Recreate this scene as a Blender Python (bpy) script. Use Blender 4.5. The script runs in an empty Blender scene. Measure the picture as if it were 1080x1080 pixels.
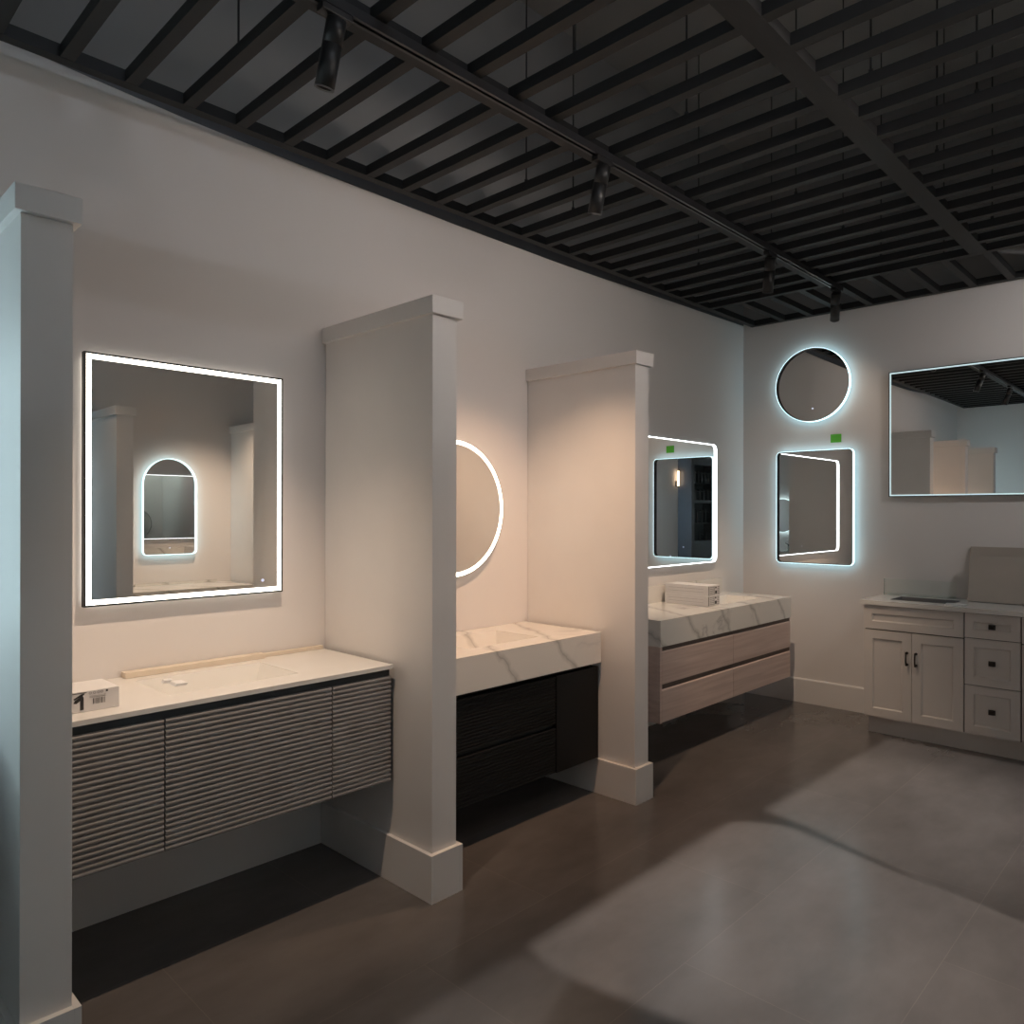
import bpy, bmesh, math, random
from mathutils import Vector, Matrix
random.seed(7)
PI = math.pi
col = bpy.context.scene.collection
SC = bpy.context.scene
YW = 6.0697            # back wall
XR = 4.30              # right-hand wall
YE = -0.85             # wall behind the photographer
ZC = 4.6               # structural ceiling
WT = 3.185             # top of the painted wall; dark above
GZ = 3.127             # underside of the slatted ceiling

# ------------------------------------------------------------------ materials
def mat(name, color=(.8, .8, .8), rough=.5, metal=0.0, spec=.5, noise=None, bump=0.0, bscale=80, coat=0.0):
    m = bpy.data.materials.new(name); m.use_nodes = True
    nt = m.node_tree; b = nt.nodes['Principled BSDF']
    b.inputs['Base Color'].default_value = (*color, 1)
    b.inputs['Roughness'].default_value = rough
    b.inputs['Metallic'].default_value = metal
    b.inputs['Specular IOR Level'].default_value = spec
    b.inputs['Coat Weight'].default_value = coat
    tc = nt.nodes.new('ShaderNodeTexCoord')
    if noise:
        amt, sc = noise
        n = nt.nodes.new('ShaderNodeTexNoise'); n.inputs['Scale'].default_value = sc; n.inputs['Detail'].default_value = 4
        nt.links.new(tc.outputs['Object'], n.inputs['Vector'])
        r = nt.nodes.new('ShaderNodeMapRange'); r.inputs['From Min'].default_value = .3; r.inputs['From Max'].default_value = .7
        r.inputs['To Min'].default_value = 1 - amt; r.inputs['To Max'].default_value = 1 + amt
        nt.links.new(n.outputs['Fac'], r.inputs['Value'])
        mx = nt.nodes.new('ShaderNodeVectorMath'); mx.operation = 'SCALE'; mx.inputs[0].default_value = color
        nt.links.new(r.outputs['Result'], mx.inputs['Scale'])
        nt.links.new(mx.outputs['Vector'], b.inputs['Base Color'])
    if bump:
        n2 = nt.nodes.new('ShaderNodeTexNoise'); n2.inputs['Scale'].default_value = bscale
        nt.links.new(tc.outputs['Object'], n2.inputs['Vector'])
        bp = nt.nodes.new('ShaderNodeBump'); bp.inputs['Strength'].default_value = bump; bp.inputs['Distance'].default_value = .002
        nt.links.new(n2.outputs['Fac'], bp.inputs['Height']); nt.links.new(bp.outputs['Normal'], b.inputs['Normal'])
    return m

def emit(name, color, strength):
    m = bpy.data.materials.new(name); m.use_nodes = True
    nt = m.node_tree; nt.nodes.clear()
    o = nt.nodes.new('ShaderNodeOutputMaterial'); e = nt.nodes.new('ShaderNodeEmission')
    e.inputs['Color'].default_value = (*color, 1); e.inputs['Strength'].default_value = strength
    nt.links.new(e.outputs[0], o.inputs['Surface'])
    return m

def mirror_mat():
    m = mat('silvered_glass', (.88, .88, .865), 0.0, 1.0)
    return m

def glass_mat():
    m = bpy.data.materials.new('clear_acrylic'); m.use_nodes = True
    nt = m.node_tree; b = nt.nodes['Principled BSDF']
    b.inputs['Base Color'].default_value = (.93, .97, .95, 1); b.inputs['Roughness'].default_value = .02
    b.inputs['Transmission Weight'].default_value = 1.0; b.inputs['IOR'].default_value = 1.3
    return m

def floor_mat():
    m = mat('grey_brown_floor_tile', (.11, .10, .095), .4, spec=.5)
    nt = m.node_tree; b = nt.nodes['Principled BSDF']
    tc = nt.nodes.new('ShaderNodeTexCoord')
    sx = nt.nodes.new('ShaderNodeSeparateXYZ'); nt.links.new(tc.outputs['Object'], sx.inputs[0])
    cx = nt.nodes.new('ShaderNodeCombineXYZ')
    def off(sock, d):
        a = nt.nodes.new('ShaderNodeMath'); a.operation = 'ADD'; a.inputs[1].default_value = d
        nt.links.new(sock, a.inputs[0]); return a.outputs[0]
    nt.links.new(off(sx.outputs['Y'], -1.639 + 12.6), cx.inputs['X'])
    nt.links.new(off(sx.outputs['X'], -.4525 + 6.325), cx.inputs['Y'])
    br = nt.nodes.new('ShaderNodeTexBrick'); br.offset = .5; br.offset_frequency = 2
    br.inputs['Scale'].default_value = 1; br.inputs['Mortar Size'].default_value = .0014
    br.inputs['Brick Width'].default_value = 1.26; br.inputs['Row Height'].default_value = .6325
    br.inputs['Mortar Smooth'].default_value = .1
    br.inputs['Color1'].default_value = (.128, .115, .111, 1); br.inputs['Color2'].default_value = (.119, .107, .103, 1)
    br.inputs['Mortar'].default_value = (.158, .138, .128, 1)
    nt.links.new(cx.outputs[0], br.inputs['Vector'])
    n = nt.nodes.new('ShaderNodeTexNoise'); n.inputs['Scale'].default_value = 2.6; n.inputs['Detail'].default_value = 5; n.inputs['Roughness'].default_value = .6
    mp = nt.nodes.new('ShaderNodeMapping'); mp.inputs['Scale'].default_value = (1.0, .45, 1)
    nt.links.new(tc.outputs['Object'], mp.inputs[0]); nt.links.new(mp.outputs[0], n.inputs['Vector'])
    r = nt.nodes.new('ShaderNodeMapRange'); r.inputs['From Min'].default_value = .25; r.inputs['From Max'].default_value = .75
    r.inputs['To Min'].default_value = .74; r.inputs['To Max'].default_value = 1.26
    nt.links.new(n.outputs['Fac'], r.inputs['Value'])
    mx = nt.nodes.new('ShaderNodeVectorMath'); mx.operation = 'SCALE'
    nt.links.new(br.outputs['Color'], mx.inputs[0]); nt.links.new(r.outputs[0], mx.inputs['Scale'])
    nt.links.new(mx.outputs[0], b.inputs['Base Color'])
    r2 = nt.nodes.new('ShaderNodeMapRange'); r2.inputs['From Min'].default_value = .3; r2.inputs['From Max'].default_value = .7
    r2.inputs['To Min'].default_value = .185; r2.inputs['To Max'].default_value = .215
    nt.links.new(n.outputs['Fac'], r2.inputs['Value']); nt.links.new(r2.outputs[0], b.inputs['Roughness'])
    return m

def marble_mat():
    m = mat('veined_white_marble', (.8, .77, .73), .16, spec=.5)
    nt = m.node_tree; b = nt.nodes['Principled BSDF']
    tc = nt.nodes.new('ShaderNodeTexCoord')
    mp = nt.nodes.new('ShaderNodeMapping'); mp.inputs['Rotation'].default_value = (.5, .9, .4); mp.inputs['Scale'].default_value = (1.0, 1.0, 1.0)
    nt.links.new(tc.outputs['Object'], mp.inputs[0])
    n = nt.nodes.new('ShaderNodeTexNoise'); n.inputs['Scale'].default_value = 1.7; n.inputs['Detail'].default_value = 7
    n.inputs['Roughness'].default_value = .55; n.inputs['Distortion'].default_value = 1.1
    nt.links.new(mp.outputs[0], n.inputs['Vector'])
    s = nt.nodes.new('ShaderNodeMath'); s.operation = 'SUBTRACT'; s.inputs[1].default_value = .5; nt.links.new(n.outputs['Fac'], s.inputs[0])
    a = nt.nodes.new('ShaderNodeMath'); a.operation = 'ABSOLUTE'; nt.links.new(s.outputs[0], a.inputs[0])
    cr = nt.nodes.new('ShaderNodeValToRGB')
    cr.color_ramp.elements[0].position = 0.0; cr.color_ramp.elements[0].color = (.52, .50, .48, 1)
    cr.color_ramp.elements[1].position = .045; cr.color_ramp.elements[1].color = (.78, .75, .71, 1)
    e = cr.color_ramp.elements.new(.014); e.color = (.68, .65, .62, 1)
    # veins appear only in some places
    n2 = nt.nodes.new('ShaderNodeTexNoise'); n2.inputs['Scale'].default_value = 1.9; n2.inputs['Detail'].default_value = 2
    nt.links.new(tc.outputs['Object'], n2.inputs['Vector'])
    r2 = nt.nodes.new('ShaderNodeMapRange'); r2.inputs['From Min'].default_value = .53; r2.inputs['From Max'].default_value = .68
    nt.links.new(n2.outputs['Fac'], r2.inputs['Value'])
    nt.links.new(a.outputs[0], cr.inputs[0])
    mx = nt.nodes.new('ShaderNodeMix'); mx.data_type = 'RGBA'
    mx.inputs['A'].default_value = (.80, .77, .73, 1)
    nt.links.new(r2.outputs[0], mx.inputs['Factor']); nt.links.new(cr.outputs[0], mx.inputs['B'])
    # long diagonal veins
    sp = nt.nodes.new('ShaderNodeSeparateXYZ'); nt.links.new(tc.outputs['Object'], sp.inputs[0])
    def mth(op, a, b_):
        q = nt.nodes.new('ShaderNodeMath'); q.operation = op
        for k, v in enumerate((a, b_)):
            if isinstance(v, (int, float)): q.inputs[k].default_value = v
            elif v is not None: nt.links.new(v, q.inputs[k])
        return q.outputs[0]
    n3 = nt.nodes.new('ShaderNodeTexNoise'); n3.inputs['Scale'].default_value = 9; n3.inputs['Detail'].default_value = 5
    nt.links.new(tc.outputs['Object'], n3.inputs['Vector'])
    tt = mth('ADD', mth('ADD', sp.outputs['Y'], mth('MULTIPLY', sp.outputs['Z'], .9)), mth('MULTIPLY', sp.outputs['X'], .5))
    tt = mth('ADD', mth('DIVIDE', tt, .43), mth('MULTIPLY', n3.outputs['Fac'], .32))
    fr = mth('ABSOLUTE', mth('SUBTRACT', mth('FRACT', tt, None), .5), None)
    c2 = nt.nodes.new('ShaderNodeValToRGB')
    c2.color_ramp.elements[0].position = 0; c2.color_ramp.elements[0].color = (.62, .62, .62, 1)
    c2.color_ramp.elements[1].position = .085; c2.color_ramp.elements[1].color = (1, 1, 1, 1)
    e2 = c2.color_ramp.elements.new(.02); e2.color = (.80, .80, .80, 1)
    nt.links.new(fr, c2.inputs[0])
    m2 = nt.nodes.new('ShaderNodeMix'); m2.data_type = 'RGBA'; m2.blend_type = 'MULTIPLY'; m2.inputs['Factor'].default_value = 1
    nt.links.new(mx.outputs['Result'], m2.inputs['A']); nt.links.new(c2.outputs[0], m2.inputs['B'])
    nt.links.new(m2.outputs['Result'], b.inputs['Base Color'])
    return m

def wood_mat(name, c1, c2, scale=(3, .5, 14)):
    m = mat(name, c1, .45, spec=.4)
    nt = m.node_tree; b = nt.nodes['Principled BSDF']
    tc = nt.nodes.new('ShaderNodeTexCoord')
    mp = nt.nodes.new('ShaderNodeMapping'); mp.inputs['Scale'].default_value = scale
    nt.links.new(tc.outputs['Object'], mp.inputs[0])
    n = nt.nodes.new('ShaderNodeTexNoise'); n.inputs['Scale'].default_value = 3; n.inputs['Detail'].default_value = 8; n.inputs['Distortion'].default_value = .6
    nt.links.new(mp.outputs[0], n.inputs['Vector'])
    cr = nt.nodes.new('ShaderNodeValToRGB')
    cr.color_ramp.elements[0].position = .35; cr.color_ramp.elements[0].color = (*c1, 1)
    cr.color_ramp.elements[1].position = .68; cr.color_ramp.elements[1].color = (*c2, 1)
    nt.links.new(n.outputs['Fac'], cr.inputs[0]); nt.links.new(cr.outputs[0], b.inputs['Base Color'])
    return m

M = {}
M['wall'] = mat('matt_wall_paint', (.75, .715, .70), .9, spec=.25, bump=.08, bscale=260)
M['trim'] = mat('white_satin_trim', (.765, .735, .72), .5, spec=.4, noise=(.015, 5))
M['floor'] = floor_mat()
M['ceil'] = mat('dark_grey_ceiling_paint', (.30, .293, .288), .95, spec=.1, noise=(.05, 1.5))
M['slat'] = mat('black_painted_steel', (.016, .016, .0165), .55, spec=.35, noise=(.05, 30))
M['black'] = mat('black_powder_coat', (.012, .012, .013), .42, spec=.5, noise=(.05, 60))
M['track'] = mat('black_track_aluminium', (.02, .02, .022), .28, spec=.6, noise=(.05, 60))
M['mirror'] = mirror_mat()
M['led_warm'] = emit('warm_white_led', (1.0, .93, .80), 7.0)
M['led_round'] = emit('warm_led_ring', (1.0, .86, .68), 8.0)
M['led_cool'] = emit('cool_white_led', (.29, .73, .92), 4.0)
M['led_arch'] = emit('cool_arch_led', (.50, .90, 1.0), 5.0)
M['led_left'] = emit('cyan_bay_led', (.66, .92, 1.0), 36.0)
M['led_end'] = emit('cyan_end_led', (.66, .92, 1.0), 110.0)
M['led_fill'] = emit('blue_fill_led', (.52, .76, 1.0), 190.0)  # strong glow for the added fill mirror on the right wall
M['led_neutral'] = emit('neutral_bay_led', (.80, .90, 1.0), 8.5)
M['led_side'] = emit('neutral_white_led', (.70, .95, 1.0), 2.6)
M['led_rim'] = emit('white_led_rim', (.95, .98, 1.0), 5.0)
M['led_dim'] = emit('dim_cool_led', (.72, .93, .95), .82)
M['led_bay'] = emit('cyan_white_led', (.66, .93, 1.0), 14.0)
M['icon'] = emit('touch_icon_glow', (.75, .78, 1.0), 1.3)
M['grey_rib'] = mat('taupe_grey_lacquer', (.265, .25, .247), .45, spec=.4, noise=(.05, 12))
M['grey_dark'] = mat('charcoal_channel', (.030, .034, .038), .45, spec=.4, noise=(.05, 12))
M['quartz'] = mat('white_quartz', (.80, .775, .745), .12, spec=.5, noise=(.015, 6))
M['ceramic'] = mat('white_ceramic', (.82, .80, .77), .1, spec=.5, noise=(.01, 6))
M['marble'] = marble_mat()
M['blk'] = mat('black_lacquer', (.005, .005, .0052), .5, spec=.3, noise=(.05, 12))
M['oak'] = wood_mat('pale_pink_oak', (.56, .425, .38), (.67, .53, .475))
M['oak_dark'] = mat('brown_finger_groove', (.12, .085, .07), .6, noise=(.1, 10))
M['white_paint'] = mat('white_cabinet_paint', (.67, .62, .585), .45, spec=.4, noise=(.012, 8))
M['shadow_gap'] = mat('dark_cabinet_gap', (.05, .045, .04), .8, noise=(.1, 10))
M['bronze'] = mat('oil_rubbed_bronze', (.035, .026, .022), .4, metal=.6, noise=(.1, 40))
M['carton'] = mat('white_carton', (.74, .715, .71), .6, noise=(.02, 20))
M['ink'] = mat('black_print', (.03, .028, .03), .6, noise=(.05, 30))
M['ink_grey'] = mat('grey_print', (.30, .28, .28), .6, noise=(.05, 30))
M['plastic'] = mat('white_plastic_film', (.86, .86, .87), .3, noise=(.02, 30))
M['green'] = mat('green_paper', (.10, .42, .03), .7, noise=(.08, 60))
M['acrylic'] = glass_mat()
M['stone'] = mat('beige_stone', (.44, .39, .345), .5, spec=.4, noise=(.06, 4))
M['stone_edge'] = mat('sandy_stone_edge', (.66, .50, .38), .6, noise=(.06, 9))
M['strip'] = mat('cream_stone', (.72, .62, .50), .45, noise=(.03, 9))
M['case'] = mat('dark_graphite_laminate', (.09, .092, .10), .45, noise=(.05, 9))
M['case_in'] = mat('black_laminate', (.012, .012, .013), .5, noise=(.05, 9))
M['dull'] = mat('smoky_grey_plastic', (.10, .10, .105), .5, noise=(.05, 20))
M['chrome'] = mat('brushed_chrome', (.6, .6, .6), .2, metal=1.0, noise=(.02, 20))
M['lamp_warm'] = emit('warm_bulb', (1.0, .72, .48), 5.0)
M['lens'] = emit('lamp_lens', (1.0, .85, .68), 2.0)
M['tube'] = emit('cool_lamp_face', (.85, .93, 1.0), 6.0)

# ------------------------------------------------------------------ mesh helpers
class MB:
    def __init__(s): s.bm = bmesh.new()
    def box(s, x0, x1, y0, y1, z0, z1, bev=0.0):
        vs = [s.bm.verts.new(p) for p in ((x0,y0,z0),(x1,y0,z0),(x1,y1,z0),(x0,y1,z0),(x0,y0,z1),(x1,y0,z1),(x1,y1,z1),(x0,y1,z1))]
        fs = [s.bm.faces.new([vs[i] for i in f]) for f in ((0,3,2,1),(4,5,6,7),(0,1,5,4),(1,2,6,5),(2,3,7,6),(3,0,4,7))]
        if bev:
            es = list({e for f in fs for e in f.edges})
            bmesh.ops.bevel(s.bm, geom=es, offset=bev, segments=2, profile=.5, affect='EDGES')
        return s
    def quad(s, a, b, c, d):
        s.bm.faces.new([s.bm.verts.new(p) for p in (a, b, c, d)]); return s
    def prism(s, poly, f0, f1):
        """poly: 2-D points; f0/f1: functions (u,v)->3-D for the two ends"""
        A = [s.bm.verts.new(f0(*p)) for p in poly]; B = [s.bm.verts.new(f1(*p)) for p in poly]
        n = len(poly)
        for i in range(n):
            j = (i + 1) % n; s.bm.faces.new((A[i], A[j], B[j], B[i]))
        s.bm.faces.new(A[::-1]); s.bm.faces.new(B)
        return s
    def cyl(s, p0, p1, r0, r1=None, n=24, caps=True):
        r1 = r0 if r1 is None else r1
        p0 = Vector(p0); p1 = Vector(p1); d = (p1 - p0).normalized()
        a = d.orthogonal().normalized(); b = d.cross(a)
        A = []; B = []
        for i in range(n):
            t = 2*PI*i/n; o = a*math.cos(t) + b*math.sin(t)
            A.append(s.bm.verts.new(p0 + o*r0)); B.append(s.bm.verts.new(p1 + o*r1))
        for i in range(n):
            j = (i+1) % n; f = s.bm.faces.new((A[i], A[j], B[j], B[i])); f.smooth = True
        if caps: s.bm.faces.new(A[::-1]); s.bm.faces.new(B)
        return s
    def pipe(s, p0, p1, ro, ri, n=28):
        """open tube with wall thickness"""
        p0 = Vector(p0); p1 = Vector(p1); d = (p1 - p0).normalized(); a = d.orthogonal().normalized(); b = d.cross(a)
        R = []
        for (p, r) in ((p0, ro), (p1, ro), (p1, ri), (p0, ri)):
            R.append([s.bm.verts.new(p + (a*math.cos(2*PI*i/n) + b*math.sin(2*PI*i/n))*r) for i in range(n)])
        for k in range(4):
            A, B = R[k], R[(k+1) % 4]
            for i in range(n):
                j = (i+1) % n; f = s.bm.faces.new((A[i], A[j], B[j], B[i])); f.smooth = k in (0, 2)
        return s
    def ring(s, outer, inner, w0, w1, T):
        """frame-shaped solid between two outlines (same count) from depth w0 to w1; T maps (u,v,w)"""
        n = len(outer)
        L = [[s.bm.verts.new(T(u, v, w)) for (u, v) in o] for (o, w) in ((outer, w0), (outer, w1), (inner, w1), (inner, w0))]
        for k in range(4):
            A, B = L[k], L[(k+1) % 4]
            for i in range(n):
                j = (i+1) % n; s.bm.faces.new((A[i], A[j], B[j], B[i]))
        return s
    def plate(s, poly, w0, w1, T):
        return s.prism(poly, lambda u, v: T(u, v, w0), lambda u, v: T(u, v, w1))
    def build(s, name, material, parent=None, origin=None):
        bmesh.ops.recalc_face_normals(s.bm, faces=s.bm.faces)
        me = bpy.data.meshes.new(name)
        if origin is not None:
            bmesh.ops.translate(s.bm, verts=s.bm.verts, vec=-Vector(origin))
        s.bm.to_mesh(me); s.bm.free()
        me.materials.append(material)
        o = bpy.data.objects.new(name, me); col.objects.link(o)
        if parent is not None:
            o.parent = parent
            base = parent
            off = Vector((0, 0, 0))
            while base is not None: off += base.location; base = base.parent
            if origin is None:
                o.location = -off
            else:
                o.location = Vector(origin) - off
        elif origin is not None:
            o.location = Vector(origin)
        return o

def tag(o, label=None, cat=None, group=None, kind=None):
    if label: o['label'] = label
    if cat: o['category'] = cat
    if group: o['group'] = group
    if kind: o['kind'] = kind
    return o
def thing(name, label, cat, loc=(0, 0, 0), group=None):
    o = bpy.data.objects.new(name, None); col.objects.link(o); o.location = loc; o.empty_display_size = .1
    return tag(o, label, cat, group)
def struct(name, mb, m):
    return tag(mb.build(name, m), kind='structure')
def copy_tree(o, dloc=None, parent=None):
    c = o.copy(); col.objects.link(c)
    if parent is not None: c.parent = parent
    if dloc is not None: c.location = o.location + Vector(dloc)
    for ch in list(o.children): copy_tree(ch, None, c)
    return c

# ------------------------------------------------------------------ the room
struct('floor', MB().box(-.12, XR+.12, YE-.12, YW+.12, -.1, 0), M['floor'])
struct('ceiling', MB().box(-.12, XR+.12, YE-.12, YW+.12, ZC, ZC+.1), M['ceil'])
struct('wall_left', MB().box(-.12, 0, YE-.12, YW+.12, 0, WT), M['wall'])
struct('wall_left_upper', MB().box(-.12, 0, YE-.12, YW+.12, WT, ZC), M['ceil'])
struct('wall_back', MB().box(0, XR, YW, YW+.12, 0, WT), M['wall'])
struct('wall_back_upper', MB().box(0, XR, YW, YW+.12, WT, ZC), M['ceil'])
struct('wall_right', MB().box(XR, XR+.12, YE-.12, YW+.12, 0, WT), M['wall'])
struct('wall_right_upper', MB().box(XR, XR+.12, YE-.12, YW+.12, WT, ZC), M['ceil'])
struct('wall_front', MB().box(0, XR, YE-.12, YE, 0, WT), M['wall'])
struct('wall_front_upper', MB().box(0, XR, YE-.12, YE, WT, ZC), M['ceil'])
bbp = [(0, 0), (.016, 0), (.016, .185), (.011, .195), (0, .195)]
struct('baseboard_back', MB().prism(bbp, lambda u, v: (.0, YW-u, v), lambda u, v: (1.19, YW-u, v)), M['trim'])
struct('baseboard_left', MB().prism(bbp, lambda u, v: (u, 3.48, v), lambda u, v: (u, YW-.017, v)), M['trim'])
struct('baseboard_right', MB().prism(bbp, lambda u, v: (XR-u, 3.66, v), lambda u, v: (XR-u, 5.4, v)), M['trim'])

# ------------------------------------------------------------------ partitions
def partition(y0, y1, label, side=1):
    """stub wall from the side wall; y0/y1 are the plinth faces"""
    X = (lambda x: x) if side > 0 else (lambda x: XR - x)
    def bx(mb, a, b, *r, **k):
        a, b = X(a), X(b); return mb.box(min(a, b), max(a, b), *r, **k)
    t = thing('partition', label, 'partition', (X(.4), (y0+y1)/2, 0), 'stub wall partitions')
    m = MB(); bx(m, .002, .781, y0+.019, y1-.019, 0, 2.334, bev=.0015); m.build('panel', M['trim'], t)
    m = MB(); bx(m, .002, .801, y0+.001, y1-.001, 2.3345, 2.405, bev=.002); m.build('cap', M['trim'], t)
    m = MB()
    o = [(0.002, y0), (.801, y0), (.801, y1), (.002, y1)]
    bx(m, .002, .801, y0, y0+.0185, 0, .190, bev=.0012); bx(m, .002, .801, y1-.0185, y1, 0, .190, bev=.0012)
    bx(m, .7815, .801, y0+.0185, y1-.0185, 0, .190)
    m.build('plinth', M['trim'], t)
    return t
partition(.503, .665, 'white stub partition at the far left edge, nearest to the camera')
partition(1.908, 2.074, 'white stub partition between the grey ribbed vanity and the black vanity')
partition(3.303, 3.465, 'white stub partition between the black vanity and the pale wood vanity')
partition(2.127, 2.295, 'white stub partition seen left of the arched mirror in the square mirror', -1)
partition(3.457, 3.622, 'cyan lit stub partition seen right of the arched mirror in the square mirror', -1)

# ------------------------------------------------------------------ slatted ceiling
PITCH = .2125; Y0 = .784
RW = .045
def slat_panel(x0, x1, label, rods):
    t = thing('slatted_ceiling_panel', label, 'ceiling panel', ((x0+x1)/2, 2.2, GZ), 'black slatted ceiling panels')
    for (a, b) in ((x0, x0+RW), (x1-RW, x1)):
        MB().box(a, b, YE+.06, 5.2445, GZ, GZ+RW).build('side_rail', M['slat'], t)
    for k in range(-7, 21):
        y = Y0 + PITCH*k
        MB().box(x0+RW, x1-RW, y, y+.045, GZ+.001, GZ+RW).build('slat', M['slat'], t, origin=((x0+x1)/2, y+.0225, GZ))
    for (x, k) in rods:
        y = Y0 + PITCH*k + .0225
        m = MB(); m.cyl((x, y, GZ+RW), (x, y, ZC), .004, n=8); m.cyl((x, y, GZ+RW), (x, y, GZ+RW+.02), .009, n=8)
        m.build('hanger_rod', M['black'], t)
    return t
slat_panel(.094, 1.025, 'black slatted ceiling panel along the left wall', [(.55, 2), (.55, 9), (.5, 11), (.52, 17)])
slat_panel(1.0255, 1.9450, 'black slatted ceiling panel between the light track and the wide beam', [(1.38, 6), (1.45, 9), (1.45, 14), (1.45, 17), (1.45, 20)])
slat_panel(1.9451, 2.860, 'black slatted ceiling panel just right of the wide beam', [(2.06, 7), (2.1, 10), (2.1, 14), (2.1, 19), (2.62, 8), (2.62, 14), (2.62, 19), (2.35, 12)])
slat_panel(2.864, 4.200, 'black slatted ceiling panel over the right hand side', [(3.2, 8), (3.2, 14), (3.9, 10)])
t = thing('slatted_end_panel', 'black ceiling panel of short slats along the back wall', 'ceiling panel', (2.1, 5.64, GZ))
MB().box(.094, 4.2, 5.2465, 5.2915, GZ, GZ+RW).build('cross_rail', M['slat'], t)
MB().box(.094, 4.2, 5.990, 6.035, GZ, GZ+RW).build('cross_rail', M['slat'], t)
for k in range(18):
    x = .130 + .2285*k - (.036 if k == 0 else 0)
    MB().box(x-.0005, x+.0445, 5.2915, 5.990, GZ+.001, GZ+RW).build('slat', M['slat'], t, origin=(x, 5.64, GZ))
for x, y in ((.62, 5.62), (1.75, 5.62)):
    MB().cyl((x, y-.34, GZ+RW), (x, y-.34, ZC), .004, n=8).build('hanger_rod', M['black'], t)
t = thing('slatted_rear_panel', 'black edge rail closing the slatted ceiling behind the photographer', 'ceiling panel', (2.1, YE+.03, GZ))
MB().box(.094, 4.2, YE+.012, YE+.057, GZ, GZ+RW).build('cross_rail', M['slat'], t)
t = thing('edge_trim', 'thin dark grey edge trim along the top of the left wall', 'trim', (.002, 2.6, GZ))
MB().prism([(.66, 3.184), (.94, 3.166), (1.29, 3.146), (1.8, 3.132), (2.74, 3.120), (3.71, 3.118), (5.08, 3.143), (YW-.004, 3.160), (YW-.004, 3.186), (.66, 3.186)], lambda u, v: (.0006, u, v), lambda u, v: (.004, u, v)).build('angle', M['case'], t)

# ------------------------------------------------------------------ light tracks and spotlights
def track(x, y0, y1, label):
    t = thing('lighting_track', label, 'light track', (x, (y0+y1)/2, GZ))
    z0, z1 = GZ-.034, GZ-.0008
    m = MB()
    m.box(x-.0175, x+.0175, y0, y1, z1-.006, z1); m.box(x-.0175, x-.012, y0, y1, z0, z1-.006); m.box(x+.012, x+.0175, y0, y1, z0, z1-.006)
    m.box(x-.012, x-.006, y0, y1, z0, z0+.003); m.box(x+.006, x+.012, y0, y1, z0, z0+.003)
    m.build('rail', M['track'], t)
    for a in (y1, y0-.02): MB().box(x-.019, x+.019, a, a+.02, z0-.001, z1, bev=.002).build('end_cap', M['black'], t)
    return t
TX = 1.080
track(TX, YE+.2, 5.36, 'long black lighting track under the slatted ceiling, left half')
track(3.24, YE+.2, 5.2, 'long black lighting track under the slatted ceiling over the right bays')

def spot(x, y, d, label, power, color=(1, .75, .54), size=84, blend=1.0, L=.17, group='track spotlights', r=.012):
    z = GZ - .035
    t = thing('track_spotlight', label, 'spotlight', (x, y, z), group)
    d = Vector(d).normalized()
    m = MB(); m.box(x-.017, x+.017, y-.055, y+.055, z-.022, z+.001, bev=.003); m.build('adapter', M['black'], t)
    p = Vector((x, y, z-.022)); q = p + Vector((0, 0, -.035))
    m = MB(); m.cyl(p, q, .009, n=16); m.box(q.x-.012, q.x+.012, q.y-.012, q.y+.012, q.z-.012, q.z+.008, bev=.003); m.build('swivel_arm', M['black'], t)
    a = q - d*.03; e = q + d*L
    m = MB(); m.cyl(a, a + d*.004, .027, .031); m.cyl(a + d*.004, q + d*.045, .031, .031); m.pipe(q + d*.045, e, .031, .027); m.build('barrel', M['black'], t)
    m = MB(); m.pipe(e, e + d*.004, .0312, .026); m.build('rim', M['dull'], t)
    l0 = q + d*(L-.045)
    m = MB(); m.cyl(l0, l0 + d*.003, .0262); m.build('lens', M['lens'], t)
    ld = bpy.data.lights.new('spot_beam', 'SPOT'); ld.energy = power; ld.color = color; ld.spot_size = math.radians(size); ld.spot_blend = blend
    ld.shadow_soft_size = r
    lo = bpy.data.objects.new('spot_beam', ld); col.objects.link(lo); lo.parent = t
    lp = e + d*.012
    lo.location = lp - t.location
    lo.rotation_euler = d.to_track_quat('-Z', 'Y').to_euler()
    return t
SPOT = 105
spot(TX, 1.285, (-.33, -.02, -.95), 'black track spotlight nearest the camera, over the grey ribbed vanity', SPOT*1.15, size=64)
spot(TX, 2.64, (-.33, .10, -.93), 'second black track spotlight from the camera, over the black vanity', SPOT*1.15, (1, .655, .42), 76)
spot(TX, 4.28, (-.24, .30, -.92), 'third black track spotlight, over the pale wood vanity', SPOT*1.1, size=70)
spot(TX, 5.29, (-.28, .62, -.73), 'black track spotlight at the far end of the track, by the back wall', SPOT*.07)

# ------------------------------------------------------------------ lit mirrors
def rect(u0, u1, v0, v1, r=0.0, n=8):
    if r <= 0: return [(u0, v0), (u1, v0), (u1, v1), (u0, v1)]
    P = []
    for cx, cy, a0 in ((u1-r, v0+r, -90), (u1-r, v1-r, 0), (u0+r, v1-r, 90), (u0+r, v0+r, 180)):
        for i in range(n+1):
            a = math.radians(a0 + 90*i/n); P.append((cx + r*math.cos(a), cy + r*math.sin(a)))
    return P
def circ(r, n=72): return [(r*math.cos(2*PI*i/n), r*math.sin(2*PI*i/n)) for i in range(n)]
def arch(w, h, rb, n=24):
    R = w; P = []
    for cx, cy, r, a0, a1, k in ((w-rb, -h+rb, rb, -90, 0, 8), (0, h-R, R, 0, 180, 2*n), (-w+rb, -h+rb, rb, 180, 270, 8)):
        for i in range(k+1):
            a = math.radians(a0 + (a1-a0)*i/k); P.append((cx + r*math.cos(a), cy + r*math.sin(a)))
    return P
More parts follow.
